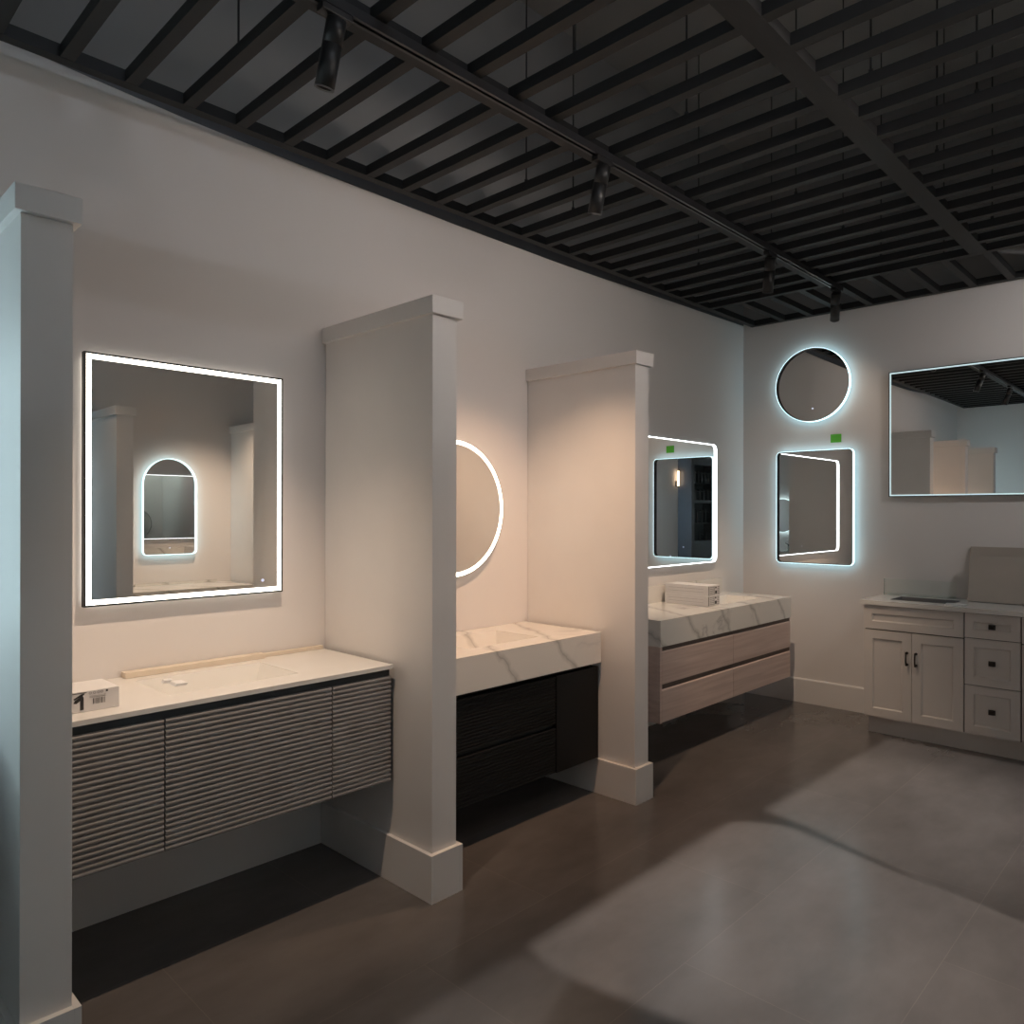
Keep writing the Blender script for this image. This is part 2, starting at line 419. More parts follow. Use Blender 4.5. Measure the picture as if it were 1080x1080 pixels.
def wallT(kind, c):
    """(u,v,w): along the wall, up, out of the wall; c = point on the wall"""
    c = Vector(c)
    if kind == 'left': return lambda u, v, w: (c.x + w, c.y + u, c.z + v)
    if kind == 'back': return lambda u, v, w: (c.x + u, c.y - w, c.z + v)
    if kind == 'right': return lambda u, v, w: (c.x - w, c.y + u, c.z + v)
    return lambda u, v, w: (c.x + u, c.y + w, c.z + v)
def icon(T, u, v, w, t, r=.006):
    m = MB(); m.ring([(u + a*r, v + b*r) for a, b in circ(1, 20)], [(u + a*r*.6, v + b*r*.6) for a, b in circ(1, 20)], w, w+.0006, T)
    m.plate(rect(u-r*.2, u+r*.2, v-r*.1, v+r*.9), w, w+.0006, T)
    m.build('touch_sensor', M['icon'], t)

def front_lit(kind, c, shape, label, led, glow, edge=.007, band=.018, cat='mirror', group=None, ic=None, back=True):
    """shape(inset) -> outline; black frame, glowing border on the face, glass inside it, glow strip behind"""
    T = wallT(kind, c)
    t = thing('led_mirror', label, cat, c, group)
    MB().ring(shape(0), shape(edge), .013, .0415, T).build('frame', M['black'], t)
    MB().plate(shape(edge), .0135, .034, T).build('back_panel', M['black'], t)
    MB().ring(shape(edge), shape(edge+band), .034, .0395, T).build('led_border', led, t)
    MB().plate(shape(edge+band), .034, .039, T).build('mirror_glass', M['mirror'], t)
    if back:
        MB().ring(shape(.016), shape(.026), .002, .012, T).build('back_glow_strip', glow, t)
        MB().ring(shape(.060), shape(.08), .0005, .020, T).build('mounting_rail', M['black'], t)
    if ic: icon(T, ic[0], ic[1], .0392, t)
    return t
def back_lit(kind, c, shape, label, glow, side, lip=True, group=None, ic=None, name='backlit_mirror'):
    T = wallT(kind, c)
    t = thing(name, label, 'mirror', c, group)
    MB().ring(shape(0), shape(.003), .020, .052, T).build('glowing_edge', side, t)
    if lip: MB().ring(shape(.003), shape(.006), .020, .052, T).build('lip', M['black'], t)
    MB().plate(shape(.006 if lip else .003), .022, .028, T).build('mirror_glass', M['mirror'], t)
    MB().plate(shape(.006), .018, .0215, T).build('back_panel', M['black'], t)
    MB().ring(shape(.014), shape(.026), .003, .018, T).build('back_glow_strip', glow, t)
    MB().ring(shape(.05), shape(.07), .0005, .018, T).build('mounting_rail', M['black'], t)
    if ic: icon(T, ic[0], ic[1], .0282, t)
    return t
R_ = lambda hw, hh, r=0.0: (lambda i: rect(-hw+i, hw-i, -hh+i, hh-i, max(r-i, .002) if r else 0.0))
C_ = lambda r: (lambda i: circ(r-i))
front_lit('left', (0, 1.2885, 1.665), R_(.3985, .471), 'square black framed mirror with lit white border above the grey ribbed vanity', M['led_warm'], M['led_warm'], ic=(.305, -.415))
front_lit('left', (0, 2.703, 1.567), C_(.373), 'round mirror with warm lit border above the black vanity', M['led_round'], M['led_round'], band=.021, edge=.003)
# wide rounded mirror with a deep glowing rim
T = wallT('left', (0, 4.745, 1.622)); sh = R_(.795, .474, .05)
t = thing('rimmed_mirror', 'wide mirror with bright glowing rim above the pale wood vanity', 'mirror', (0, 4.745, 1.622))
MB().ring(sh(-.003), sh(0), .020, .040, T).build('frame', M['black'], t)
MB().ring(sh(0), sh(.004), .020, .040, T).build('glowing_rim', M['led_rim'], t)
MB().plate(sh(.004), .0225, .0275, T).build('mirror_glass', M['mirror'], t)
MB().plate(sh(0.002), .0175, .0195, T).build('back_panel', M['black'], t)
MB().ring(sh(.06), sh(.09), .0005, .017, T).build('mounting_rail', M['black'], t)
icon(T, .12, -.40, .0277, t)
back_lit('back', (.612, YW, 2.577), C_(.298), 'round backlit mirror high on the back wall', M['led_cool'], M['led_side'], ic=(.0, -.19))
back_lit('back', (.629, YW, 1.591), R_(.308, .457, .035), 'rounded rectangular backlit mirror below the round one on the back wall', M['led_cool'], M['led_side'], ic=(.0, -.36))
front_lit('back', (1.953, YW, 2.134), R_(.761, .4675), 'wide mirror with thin lit border over the white double vanity', M['led_dim'], M['led_dim'], edge=.006, band=.010, back=False, ic=(.62, -.34))
back_lit('right', (XR, 2.866, 1.596), lambda i: arch(.248-i, .454-i, max(.04-i, .012)), 'arched backlit mirror reflected in the square mirror', M['led_arch'], M['led_side'], lip=False, name='arched_mirror', ic=(0, -.39))
front_lit('left', (0, -.18, 1.62), R_(.33, .47, .03), 'cool lit mirror hidden behind the nearest partition, seen only as glow', M['led_left'], M['led_left'], band=.035)
back_lit('right', (XR, 1.45, 1.62), R_(.33, .47, .03), 'added cool backlit mirror on the right wall beside the camera, unseen fill light', M['led_fill'], M['led_side'], lip=False)  # mirror added out of view as a cool fill light
back_lit('right', (XR, 4.75, 1.62), R_(.30, .47, .03), 'added cool backlit mirror lighting the right wall past the arched mirror', M['led_left'], M['led_side'], lip=False)  # mirror added so its glow brightens the right wall
# unlit round mirror, right wall
T = wallT('right', (XR, 5.55, 1.31)); t = thing('round_mirror', 'unlit round mirror seen deep inside the arched mirror reflection', 'mirror', (XR, 5.55, 1.31))
MB().ring(circ(.30), circ(.293), .001, .03, T).build('frame', M['chrome'], t); MB().plate(circ(.293), .001, .024, T).build('mirror_glass', M['mirror'], t)
# end wall round mirror
back_lit('front', (2.79, YE, 1.50), C_(.295), 'small round lit mirror seen inside the rounded backlit mirror', M['led_end'], M['led_side'], lip=False)

# green paper sticker
tag(MB().box(.745, .829, YW-.0012, YW-.0002, 2.104, 2.170).build('paper_sticker', M['green']), 'small green paper sticker on back wall between the two backlit mirrors', 'sticker')

# ------------------------------------------------------------------ vanities
def shell(t, name, m, x0, x1, y0, y1, z0, z1, th=.018):
    mb = MB()
    mb.box(x0, x0+th, y0, y1, z0, z1); mb.box(x1-th, x1, y0, y1, z0, z1)
    mb.box(x0+th, x1-th, y0, y0+th, z0, z1); mb.box(x0+th, x1-th, y1-th, y1, z0, z1); mb.box(x0+th, x1-th, y0+th, y1-th, z0, z0+th)
    bmesh.ops.remove_doubles(mb.bm, verts=mb.bm.verts, dist=1e-5)
    return mb.build(name, m, t)
def counter(t, name, m, x0, x1, y0, y1, z0, z1, basin=None, bm_=None):
    mb = MB()
    if basin is None:
        mb.box(x0, x1, y0, y1, z0, z1, bev=.0015); return mb.build(name, m, t)
    bx0, bx1, by0, by1, dep = basin
    mb.box(x0, bx0, y0, y1, z0, z1); mb.box(bx1, x1, y0, y1, z0, z1)
    mb.box(bx0, bx1, y0, by0, z0, z1); mb.box(bx0, bx1, by1, y1, z0, z1)
    bmesh.ops.remove_doubles(mb.bm, verts=mb.bm.verts, dist=1e-5)
    o = mb.build(name, m, t)
    zb = z1 - dep; ins = .05
    b = MB()
    tp = [(bx0, by0), (bx1, by0), (bx1, by1), (bx0, by1)]; bt = [(bx0+ins, by0+ins), (bx1-ins, by0+ins), (bx1-ins, by1-ins), (bx0+ins, by1-ins)]
    A = [b.bm.verts.new((x, y, z1-.001)) for x, y in tp]; B = [b.bm.verts.new((x, y, zb)) for x, y in bt]
    for i in range(4): b.bm.faces.new((A[i], A[(i+1) % 4], B[(i+1) % 4], B[i]))
    b.bm.faces.new(B)
    bo = b.build('basin', bm_ or M['ceramic'], t)
    d = MB(); cx, cy = (bx0+bx1)/2, (by0+by1)/2
    d.cyl((cx, cy, zb+.0005), (cx, cy, zb+.005), .022, .019, n=20); d.build('drain', M['chrome'], t)
    return o
def ribbed(t, name, m, x, y0, y1, z0, z1, pitch, depth=.007, thick=.018):
    """front panel with horizontal half-round ribs, front face at x"""
    n = max(1, round((z1-z0)/pitch)); p = (z1-z0)/n
    prof = [(x-thick, z0)]
    for i in range(n):
        zb = z0 + i*p
        prof += [(x-depth, zb + p*.04), (x-depth, zb + p*.16), (x-depth*.28, zb + p*.26), (x, zb + p*.42), (x, zb + p*.68), (x-depth*.28, zb + p*.84), (x-depth, zb + p*.96)]
    prof += [(x-thick, z1)]
    return MB().prism(prof, lambda u, v: (u, y0, v), lambda u, v: (u, y1, v)).build(name, m, t)

# --- grey ribbed vanity (first bay)
def vanity_grey(y0, label):
    t = thing('ribbed_vanity', label, 'vanity', (.28, y0+.615, .43))
    y1 = y0 + 1.221; w = y1 - y0
    shell(t, 'carcass', M['grey_dark'], .004, .531, y0+.006, y1-.006, .430, .862)
    MB().box(.47, .540, y0+.008, y1-.008, .862, .8945).build('finger_channel', M['grey_dark'], t)
    for ya in (y0+.008, y1-.026): MB().box(.004, .4695, ya, ya+.018, .8625, .8945).build('side_rail', M['grey_dark'], t)
    dz0, dz1 = .428, .866
    a, b = y0+.299, y0+.933
    ribbed(t, 'door', M['grey_rib'], .552, y0+.002, a-.0025, dz0, dz1, .0182)
    ribbed(t, 'drawer', M['grey_rib'], .552, a+.0025, b-.0025, dz0, dz1, .0182)
    ribbed(t, 'door', M['grey_rib'], .552, b+.0025, y1-.008, dz0, dz1, .0182)
    counter(t, 'countertop', M['quartz'], .004, .557, y0-.002, y1+.001, .8955, .912, basin=(.11, .43, y0+.36, y0+.86, .10))
    return t
vanity_grey(.684, 'wall hung grey ribbed vanity with white top in the nearest bay')
vanity_grey(-.80, 'grey ribbed vanity behind the nearest partition, out of view')

# --- black vanity (second bay)
t = thing('black_vanity', 'wall hung black vanity with thick marble top in the middle bay', 'vanity', (.28, 2.68, .2))
y0, y1 = 2.0775, 3.2985
shell(t, 'carcass', M['blk'], .004, .530, y0, y1, .205, .700)
MB().box(.47, .515, y0+.01, y1-.01, .7005, .7265).build('recessed_channel', M['blk'], t)
ribbed(t, 'drawer', M['blk'], .555, y0+.002, 2.943, .452, .700, .0152, .006)
ribbed(t, 'drawer', M['blk'], .555, y0+.002, 2.943, .203, .436, .0152, .006)
MB().box(.531, .533, y0+.002, 2.944, .437, .451).build('finger_groove', M['case_in'], t)
MB().box(.532, .557, 2.948, y1-.002, .203, .703, bev=.001).build('side_door', M['blk'], t)
counter(t, 'countertop', M['marble'], .004, .574, y0-.0005, y1+.0005, .727, .892, basin=(.12, .44, 2.44, 2.94, .10), bm_=M['marble'])

# --- pale wood vanity (third bay)
t = thing('wood_vanity', 'long wall hung pale wood vanity with marble top in the far corner', 'vanity', (.28, 4.84, .25))
y0, y1 = 3.918, 5.766
shell(t, 'carcass', M['oak'], .004, .532, y0, y1, .258, .7245)
MB().box(.5325, .545, y0+.022, y1-.001, .262, .722).build('groove_backing', M['oak_dark'], t)
ym = (y0+y1)/2
for za, zb in ((.262, .466), (.495, .700)):
    for a, b in ((y0+.024, ym-.001), (ym+.001, y1-.001)):
        m = MB(); m.prism([(.5328, za), (.551, za), (.551, zb-.010), (.543, zb), (.5328, zb)], lambda u, v: (u, a, v), lambda u, v: (u, b, v)); m.build('drawer', M['oak'], t)
MB().box(.5328, .5515, y0, y0+.022, .258, .722).build('end_panel', M['oak'], t)
counter(t, 'countertop', M['marble'], .004, .556, y0-.002, y1+.003, .7255, .887, basin=(.12, .42, 4.95, 5.55, .09), bm_=M['marble'])
MB().box(.0035, .022, y0-.002, 5.66, .8875, 1.010, bev=.001).build('backsplash', M['marble'], t)

# --- white double vanity (back wall)
VF = 5.530     # front face of doors
t = thing('white_vanity', 'white shaker double vanity with bronze hardware against the back wall', 'vanity', (1.95, 5.8, 0))
XL, XRR = 1.185, 2.730
shell(t, 'carcass', M['white_paint'], XL, XRR, VF+.020, YW-.017, .115, .905)
MB().box(XL+.012, XRR-.012, VF+.063, YW-.017, 0.0, .115).build('toe_kick', M['white_paint'], t)
MB().box(XL+.004, XRR-.004, VF+.0192, VF+.0206, .125, .900).build('gap_backing', M['shadow_gap'], t)
def shaker(x0, x1, z0, z1, name, rail=.058):
    y = VF
    m = MB()
    rail = min(rail, (z1-z0)*.33)
    m.box(x0, x0+rail, y, y+.019, z0, z1); m.box(x1-rail, x1, y, y+.019, z0, z1)
    m.box(x0+rail, x1-rail, y, y+.019, z0, z0+rail); m.box(x0+rail, x1-rail, y, y+.019, z1-rail, z1)
    # bevelled inner step and recessed panel
    a, b, c, d = x0+rail, x1-rail, z0+rail, z1-rail; s = .008
    O = [(a, c), (b, c), (b, d), (a, d)]; I = [(a+s, c+s), (b-s, c+s), (b-s, d-s), (a+s, d-s)]
    for i in range(4):
        j = (i+1) % 4
        m.quad((O[i][0], y+.002, O[i][1]), (O[j][0], y+.002, O[j][1]), (I[j][0], y+.010, I[j][1]), (I[i][0], y+.010, I[i][1]))
    m.box(a, b, y+.010, y+.018, c, d)
    return m.build(name, M['white_paint'], t)
def pull(door, x, z0, z1):
    m = MB()
    for z in (z0+.006, z1-.006): m.cyl((x, VF, z), (x, VF-.024, z), .0055, .0045, n=12); m.cyl((x, VF-.001, z), (x, VF-.004, z), .009, n=16)
    pts = [(x, VF-.024 - .006*math.sin(PI*i/8), z0 + (z1-z0)*i/8) for i in range(9)]
    for i in range(8): m.cyl(pts[i], pts[i+1], .0052, n=10)
    m.build('pull_handle', M['bronze'], door)
def knob(door, x, z):
    m = MB(); m.cyl((x, VF+.001, z), (x, VF-.016, z), .007, .006, n=14); m.box(x-.015, x+.015, VF-.027, VF-.015, z-.013, z+.013, bev=.003)
    m.box(x-.019, x+.019, VF-.003, VF, z-.016, z+.016, bev=.001)
    m.build('square_knob', M['bronze'], door)
def sink_side(x0, x1):
    shaker(x0, x1, .738, .899, 'false_front')
    xm = (x0+x1)/2
    d = shaker(x0, xm-.0015, .128, .730, 'door'); pull(d, xm-.028, .512, .602)
    d = shaker(xm+.0015, x1, .128, .730, 'door'); pull(d, xm+.028, .512, .602)
sink_side(XL+.001, 1.802)
for z0, z1 in ((.745, .899), (.443, .739), (.130, .437)):
    d = shaker(1.810, 2.113, z0, z1, 'drawer', .05); knob(d, 1.9615, (z0+z1)/2)
sink_side(2.121, XRR-.001)
o = counter(t, 'countertop', M['quartz'], XL-.022, XRR+.02, VF-.018, YW-.004, .9055, .936, basin=(1.31, 1.70, 5.66, 5.93, .12), bm_=M['dull'])

# acrylic stand, boards, film on the white vanity
t = thing('acrylic_panel', 'clear acrylic panel standing at the back of the white vanity top', 'panel', (1.42, 6.0, .936))
MB().box(1.180, 1.655, 5.975, 5.981, .9365, 1.060, bev=.001).build('sheet', M['acrylic'], t)
MB().box(1.180, 1.655, 5.952, 5.958, .9365, .958, bev=.001).build('front_lip', M['acrylic'], t)
MB().box(1.181, 1.187, 5.9585, 5.9745, .9365, 1.058).build('side_web', M['acrylic'], t)
m = MB(); T_ = [(1.685, 5.56), (1.79, 5.555), (1.80, 5.63), (1.73, 5.66), (1.68, 5.62)]
m.prism(T_, lambda u, v: (u, v, .9365), lambda u, v: (u + .004, v, .9465))
tag(m.build('plastic_film', M['plastic']), 'scrap of clear bluish plastic film on the white vanity top', 'film')
def leaning(name, x0, x1, h, th, yb, yt, m, me, label, z0=.9365):
    t = thing(name, label, 'stone slab', ((x0+x1)/2, yb, z0))
    a = math.atan2(yt-yb, h); c, s = math.cos(a), math.sin(a)
    def f(x): return lambda u, v: (x, yb + u*c + v*s, z0 + th*s*0 + v*c - u*s + th*s)
    pr = [(0, 0), (th, 0), (th, h), (0, h)]
    MB().prism(pr, f(x0+.001), f(x1)).build('slab', m, t)
    MB().prism([(.0005, .0005), (th-.0005, .0005), (th-.0005, h-.0005), (.0005, h-.0005)], f(x0), f(x0+.0009)).build('raw_edge', me, t)
    return t
leaning('leaning_slab', 1.728, 2.36, .375, .02, 5.995, 6.042, M['stone'], M['stone_edge'], 'taller beige stone slab leaning on the back wall above the white vanity')
leaning('leaning_slab', 1.742, 2.40, .315, .03, 5.905, 5.960, M['stone'], M['stone_edge'], 'shorter beige stone slab in front of the taller slab on the white vanity')

# ------------------------------------------------------------------ things on the counters
# faucet carton on the grey vanity
t = thing('faucet_carton', 'white printed carton with black faucet picture on the grey ribbed vanity', 'carton', (.38, .78, .912))
MB().box(.30, .462, .688, .872, .9125, .978, bev=.0015).build('box', M['carton'], t)
m = MB(); X = .4624
# faucet silhouette: body, spout, lever
m.prism([(.757, .920), (.767, .920), (.767, .958), (.764, .966), (.742, .953), (.738, .944), (.746, .942), (.757, .950)], lambda u, v: (X-.0002, u, v), lambda u, v: (X+.0006, u, v))
m.prism([(.738, .958), (.740, .954), (.768, .967), (.768, .971), (.760, .970)], lambda u, v: (X-.0002, u, v), lambda u, v: (X+.0006, u, v))
m.build('faucet_picture', M['ink'], t)
F = lambda a, b, c, d: MB().box(X-.0002, X+.0005, a, b, c, d)
F(.732, .776, .9725, .9745).build('title_print', M['ink'], t)
F(.832, .838, .968, .974).build('colour_dot', M['ink'], t)
for y in (.786, .798, .810, .820):
    MB().ring([(y + a*.004, .970 + b*.004) for a, b in circ(1, 12)], [(y + a*.0028, .970 + b*.0028) for a, b in circ(1, 12)], 0, .0006, lambda u, v, w: (X+w, u, v)).build('round_symbol', M['ink_grey'], t)
for k in range(2): F(.784, .832, .9595-.004*k, .9605-.004*k).build('text_line', M['ink_grey'], t)
for k in range(9): F(.794+.0042*k, .796+.0042*k, .934, .952).build('barcode_bar', M['ink'] if k in (0, 3, 6) else M['ink_grey'], t)
# loose strips
m = MB(); m.box(.006, .052, 1.03, 1.60, .9125, .9335, bev=.001)
tag(m.build('stone_strip', M['strip']), 'cream stone strip lying against wall on the grey ribbed vanity', 'stone strip')
tag(MB().box(.006, .030, 1.604, 1.9, .9125, .9275, bev=.001).build('backsplash_strip', M['strip']), 'thinner cream strip in the back right corner of the grey vanity top', 'stone strip')
# cartons on the wood vanity
def long_carton(z, dy, label):
    t = thing('long_carton', label, 'carton', (.24, 4.82+dy, z), 'stacked cartons on the pale wood vanity')
    x0, x1, y0, y1 = .062, .415, 4.737+dy, 4.896+dy
    MB().box(x0, x1, y0, y1, z+.0005, z+.0715, bev=.0015).build('box', M['carton'], t)
    X = x1
    F = lambda a, b, c, d: MB().box(X-.0002, X+.0006, y0+a, y0+b, z+c, z+d)
    F(.002, .010, .003, .069).build('edge_band', M['ink'], t); F(.092, .118, .012, .034).build('tap_picture', M['ink'], t); F(.094, .112, .050, .062).build('title_print', M['ink'], t)
    for k in range(5): F(.02, .077, .010+.012*k, .0145+.012*k).build('text_line', M['ink_grey'], t)
    for k in range(5): F(.125, .152, .010+.012*k, .016+.012*k).build('text_line', M['ink_grey'], t)
    F(.0785, .084, .006, .066).build('divider_line', M['ink_grey'], t)
    for k in range(2): MB().box(x0+.03, x1-.04, y0-.0005, y0+.0002, z+.024+.022*k, z+.0255+.022*k).build('side_line', M['ink_grey'], t)
    return t
long_carton(.8875, 0, 'long white carton at the bottom of the stack on the wood vanity')
long_carton(.9595, .003, 'long white carton on top of the stack on the wood vanity')
# plastic scrap on grey vanity
m = MB()
m.prism([(.20, 1.105), (.235, 1.098), (.245, 1.122), (.21, 1.132)], lambda u, v: (u, v, .9125), lambda u, v: (u+.006, v+.003, .924))
m.prism([(.245, 1.115), (.31, 1.112), (.318, 1.15), (.255, 1.150)], lambda u, v: (u, v, .9125), lambda u, v: (u+.004, v+.004, .922))
tag(m.build('crumpled_label', M['plastic']), 'crumpled white plastic scrap on the grey ribbed vanity top', 'scrap')

# ------------------------------------------------------------------ the side seen only in the mirrors
t = thing('marble_vanity', 'pale topped vanity under the arched mirror, seen in the square mirror', 'vanity', (4.0, 2.87, .2))
MB().box(3.775, XR-.004, 2.30, 3.452, .25, .765, bev=.001).build('carcass', M['blk'], t)
counter(t, 'countertop', M['marble'], 3.750, XR-.004, 2.298, 3.454, .7655, .857)
MB().box(XR-.024, XR-.004, 2.56, 3.33, .8575, .880).build('backsplash', M['marble'], t)
# dark display case
t = thing('display_case', 'tall dark display case seen in the rimmed mirror reflection', 'display case', (4.18, -.32, 0))
y0, y1 = -.80, .17
m = MB(); m.box(4.02, XR-.003, y0, y0+.10, 0, 2.55); m.box(4.02, XR-.003, y1-.10, y1, 0, 2.55); m.box(4.02, XR-.003, y0+.10, y1-.10, 2.42, 2.55)
m.box(4.02, XR-.003, y0+.10, y1-.10, 0, 1.03)
m.build('carcass', M['case'], t)
MB().box(XR-.02, XR-.004, y0+.10, y1-.10, 1.03, 2.42).build('back_panel', M['case_in'], t)
MB().box(4.03, XR-.021, y0+.10, y1-.10, 1.725, 1.775).build('shelf', M['case'], t)
MB().box(4.06, XR-.021, y0+.10, y1-.10, 2.07, 2.085).build('shelf', M['case_in'], t)
MB().box(4.06, XR-.021, y0+.10, y1-.10, 1.34, 1.355).build('shelf', M['case_in'], t)
def sample(y, z, h):
    o = MB(); o.cyl((4.12, y, z+.0005), (4.12, y, z+.012), .026, n=16); o.cyl((4.12, y, z+.012), (4.12, y, z+h), .015, .012, n=14); o.cyl((4.12, y, z+h-.02), (4.045, y, z+h-.045), .010, .009, n=12)
    return tag(o.build('tap_sample', M['dull']), 'grey tap sample standing in the dark display case', 'tap', 'tap samples in the display case')
for z, ys, h in ((2.0855, (-.6, -.48, -.36, -.24, -.12), .22), (1.7755, (-.58, -.44, -.30, -.14), .2), (1.3555, (-.5, -.36, -.2), .25), (1.0305, (-.52, -.3), .16)):
    for y in ys: sample(y, z, h)
# wall lamp
t = thing('wall_lamp', 'small warm glowing wall lamp beside the dark display case', 'lamp', (XR, .235, 2.1))
MB().box(XR-.02, XR-.001, .215, .255, 2.02, 2.12, bev=.003).build('back_plate', M['black'], t)
MB().cyl((XR-.05, .235, 2.03), (XR-.05, .235, 2.30), .02, n=20).build('lamp_shade', M['lamp_warm'], t)
MB().box(XR-.055, XR-.019, .228, .242, 2.015, 2.03).build('arm', M['black'], t)
# shelf under the small round mirror
t = thing('wall_shelf', 'narrow white counter under the small round mirror behind the camera', 'counter', (2.79, YE, .86))
MB().box(2.45, 3.20, YE+.003, YE+.36, .82, .875, bev=.002).build('slab', M['quartz'], t)
for x in (2.5, 3.15): MB().box(x-.01, x+.01, YE+.003, YE+.30, .70, .8195).build('bracket', M['chrome'], t)
o = MB(); o.cyl((2.62, YE+.15, .8755), (2.62, YE+.15, 1.0), .02, .016, n=16); o.cyl((2.62, YE+.15, .99), (2.62, YE+.26, 1.02), .011, n=12)
tag(o.build('basin_tap', M['chrome']), 'chrome basin tap on the narrow counter behind the camera', 'tap')

# ------------------------------------------------------------------ lamp above the slats, right track lamps, added fill
t = thing('linear_lamp', 'linear lamp in the void above the slatted ceiling, out of view', 'lamp', (2.75, 1.15, 4.2))
LD = Vector((-.93, 0, -.36)).normalized()
m = MB(); q = Vector((2.75, 0, 4.2))
m.box(2.755, 2.80, .5, 1.8, 4.16, 4.26, bev=.004); m.build('housing', M['black'], t)
for y in (.7, 1.6): MB().cyl((2.78, y, 4.2605), (2.78, y, ZC-.0005), .006, n=10).build('hanger_rod', M['black'], t)
MB().box(2.748, 2.7545, .52, 1.78, 4.18, 4.24).build('diffuser', M['tube'], t)
ld = bpy.data.lights.new('lamp_light', 'AREA'); ld.shape = 'RECTANGLE'; ld.size = 1.2; ld.size_y = .06; ld.energy = 5.5; ld.color = (.80, .88, 1.0)
lo = bpy.data.objects.new('lamp_light', ld); col.objects.link(lo); lo.parent = t
zx = -LD; xx = Vector((0, 1, 0)); yx = zx.cross(xx)
lo.matrix_local = Matrix(((xx.x, yx.x, zx.x, -.012), (xx.y, yx.y, zx.y, 0), (xx.z, yx.z, zx.z, 0.01), (0, 0, 0, 1)))

# right-hand track: spotlights over the right bays, then added fill lamps and patch projectors
spot(3.24, 3.05, (.30, .02, -.95), 'track spotlight on the right track over the arched mirror bay', SPOT*1.1)
spot(3.24, 1.75, (.25, .10, -.95), 'track spotlight on the right track beside the camera', SPOT*.1)

def washer(y0, y1, d, label, power, color=(1, .87, .79)):  # added fill lamp, out of view, to lift the upper left wall
    x, z = 3.42, GZ
    t = thing('added_fill_washer', label, 'spotlight', (x, (y0+y1)/2, z), None)
    d = Vector(d).normalized()
    for y in (y0+.15, y1-.15): MB().cyl((x, y, z-.0002), (x, y, z-.06), .008, n=12).build('hanger', M['black'], t)
    MB().box(x-.02, x+.04, y0, y1, z-.12, z-.0605, bev=.003).build('housing', M['black'], t)
    MB().box(x-.0235, x-.0205, y0+.01, y1-.01, z-.112, z-.072).build('diffuser', M['lens'], t)
    ld = bpy.data.lights.new('washer_light', 'AREA'); ld.shape = 'RECTANGLE'; ld.size = y1-y0-.04; ld.size_y = .04; ld.energy = power; ld.color = color; ld.spread = math.radians(84)
    lo = bpy.data.objects.new('washer_light', ld); col.objects.link(lo); lo.parent = t
    zx = -d; xx = Vector((0, 1, 0)); xx = (xx - zx*xx.dot(zx)).normalized(); yx = zx.cross(xx)
    c = Vector((-.04, 0, -.092))
    lo.matrix_local = Matrix(((xx.x, yx.x, zx.x, c.x), (xx.y, yx.y, zx.y, c.y), (xx.z, yx.z, zx.z, c.z), (0, 0, 0, 1)))
    return t
washer(1.75, 4.40, (-1, .05, -.18), 'added unseen linear washer under the slats, fill for the upper left wall', 11.5)
spot(3.24, 4.72, (-1.0, 1.4, -.75), 'added unseen right track spotlight washing the back wall', 38, (1, .95, .92), 100, 1.0)  # lamp added to brighten the back wall
spot(3.24, 5.02, (.55, .70, -.60), 'added unseen right track spotlight brightening the far right corner', 45, (.84, 1, .95), 90, 1.0)  # cool lamp added to brighten the corner shown in reflections
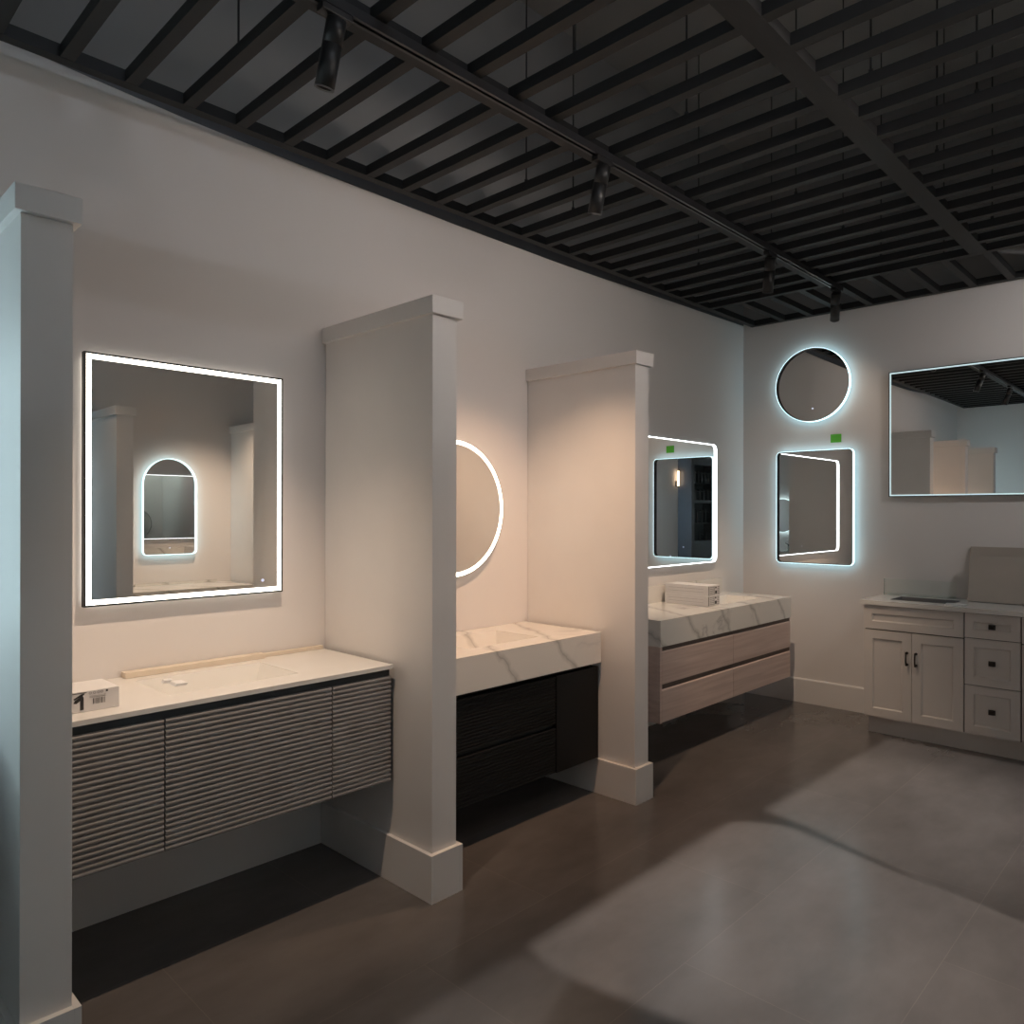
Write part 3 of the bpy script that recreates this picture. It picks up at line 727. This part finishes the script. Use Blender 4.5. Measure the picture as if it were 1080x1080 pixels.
def projector(y, patch, label, power, aim, cone=60, color=(1, .91, .83)):  # added lamp; its plate shapes floor patches that spotlights throw off the mirrors
    """added projector standing in for light reflected off the mirrors: a lamp behind a plate with an opening; patch = floor outline of its beam"""
    x, z = 3.24, GZ-.035
    t = thing('added_patch_projector', label, 'spotlight', (x, y, z), 'added floor patch projectors')
    cx = sum(p[0] for p in patch)/len(patch); cy = sum(p[1] for p in patch)/len(patch)
    S = Vector((x-.03, y, z-.12)); d = (Vector((cx, cy, 0)) - S).normalized()
    a = d.orthogonal().normalized(); b = d.cross(a); D = .055
    m = MB(); m.box(x-.017, x+.017, y-.055, y+.055, z-.022, z+.001, bev=.003); m.build('adapter', M['black'], t)
    m = MB(); m.cyl((x, y, z-.02), (x, y, z-.085), .008, n=14); m.build('swivel_arm', M['black'], t)
    R0 = .075
    m = MB(); m.pipe(S - d*.05, S + d*(D-.0026), R0, R0-.004, n=40); m.cyl(S - d*.055, S - d*.050, R0, n=40); m.build('barrel', M['black'], t)
    op = []
    for (px, py) in patch:
        v = Vector((px, py, 0)) - S; v *= D / v.dot(d); op.append((v.dot(a), v.dot(b)))
    ox = sum(q[0] for q in op)/len(op); oy = sum(q[1] for q in op)/len(op)
    N = 96; inner = []; outer = []
    for i in range(N):
        th = 2*PI*i/N; dx, dy = math.cos(th), math.sin(th); best = None
        for k in range(len(op)):
            (x1, y1), (x2, y2) = op[k], op[(k+1) % len(op)]
            ex, ey = x2-x1, y2-y1; den = dx*ey - dy*ex
            if abs(den) < 1e-12: continue
            tt = ((x1-ox)*ey - (y1-oy)*ex)/den; uu = ((x1-ox)*dy - (y1-oy)*dx)/den
            if tt > 0 and -1e-9 <= uu <= 1+1e-9: best = tt if best is None else min(best, tt)
        inner.append((ox + dx*best, oy + dy*best))
        B_ = ox*dx + oy*dy; outer.append((ox + dx*(-B_ + math.sqrt(B_*B_ - ox*ox - oy*oy + (R0-.0005)**2)), oy + dy*(-B_ + math.sqrt(B_*B_ - ox*ox - oy*oy + (R0-.0005)**2))))
    MB().ring(outer, inner, D-.0025, D-.0005, lambda u, v, w: tuple(S + a*u + b*v + d*w)).build('framing_plate', M['black'], t)
    ld = bpy.data.lights.new('projector_beam', 'SPOT'); ld.energy = power; ld.color = color; ld.spot_size = math.radians(cone); ld.spot_blend = 1.0; ld.shadow_soft_size = .0005
    lo = bpy.data.objects.new('projector_beam', ld); col.objects.link(lo); lo.parent = t; lo.location = S - Vector((x, y, z)); lo.rotation_euler = (Vector((*aim, 0)) - S).normalized().to_track_quat('-Z', 'Y').to_euler()
    return t
projector(1.15, [(1.26, .60), (1.275, 1.91), (1.5, 1.94), (1.70, 1.3), (1.65, .6)], 'added floor patch projector on the right track nearest the camera', 160, (1.3, 1.2))
projector(2.62, [(1.27, 1.95), (1.50, 1.94), (1.8, 1.99), (2.15, 2.08), (3.0, 2.16), (3.0, 3.27), (2.1, 3.46), (1.49, 3.60), (1.38, 3.55), (1.262, 3.47)], 'added floor patch projector on the right track in the middle', 400, (1.45, 2.85))
projector(4.40, [(1.318, 3.72), (1.362, 5.50), (2.5, 5.46), (2.75, 3.28), (2.2, 3.44), (1.54, 3.69)], 'added floor patch projector on the right track farthest from the camera', 340, (1.4, 4.3))

SC.world = bpy.data.worlds.new('World'); SC.world.use_nodes = True
SC.world.node_tree.nodes['Background'].inputs[0].default_value = (0, 0, 0, 1)

# ------------------------------------------------------------------ camera
cam = bpy.data.cameras.new('camera'); co = bpy.data.objects.new('camera', cam); col.objects.link(co)
cam.sensor_width = 36; cam.lens = 792.88/1080*36; cam.clip_start = .02
yaw, pit, rol = math.radians(44.0369), math.radians(.0424), math.radians(.0798)
w = Vector((-math.sin(yaw)*math.cos(pit), math.cos(yaw)*math.cos(pit), math.sin(pit)))
r0 = Vector((math.cos(yaw), math.sin(yaw), 0)); u0 = r0.cross(w)
r = r0*math.cos(rol) + u0*math.sin(rol); u = -r0*math.sin(rol) + u0*math.cos(rol)
co.matrix_world = Matrix(((r.x, u.x, -w.x, 3.08395), (r.y, u.y, -w.y, 0), (r.z, u.z, -w.z, 1.545), (0, 0, 0, 1)))
SC.camera = co
SC.view_settings.view_transform = 'Standard'; SC.view_settings.look = 'None'
SC.view_settings.exposure = 0.0; SC.view_settings.gamma = 1.0; SC.view_settings.use_curve_mapping = False
cy = SC.cycles
cy.max_bounces = 10; cy.diffuse_bounces = 5; cy.glossy_bounces = 7; cy.transmission_bounces = 6
cy.sample_clamp_indirect = 3.0; cy.blur_glossy = 1.0; cy.use_light_tree = True
cy.use_denoising = True
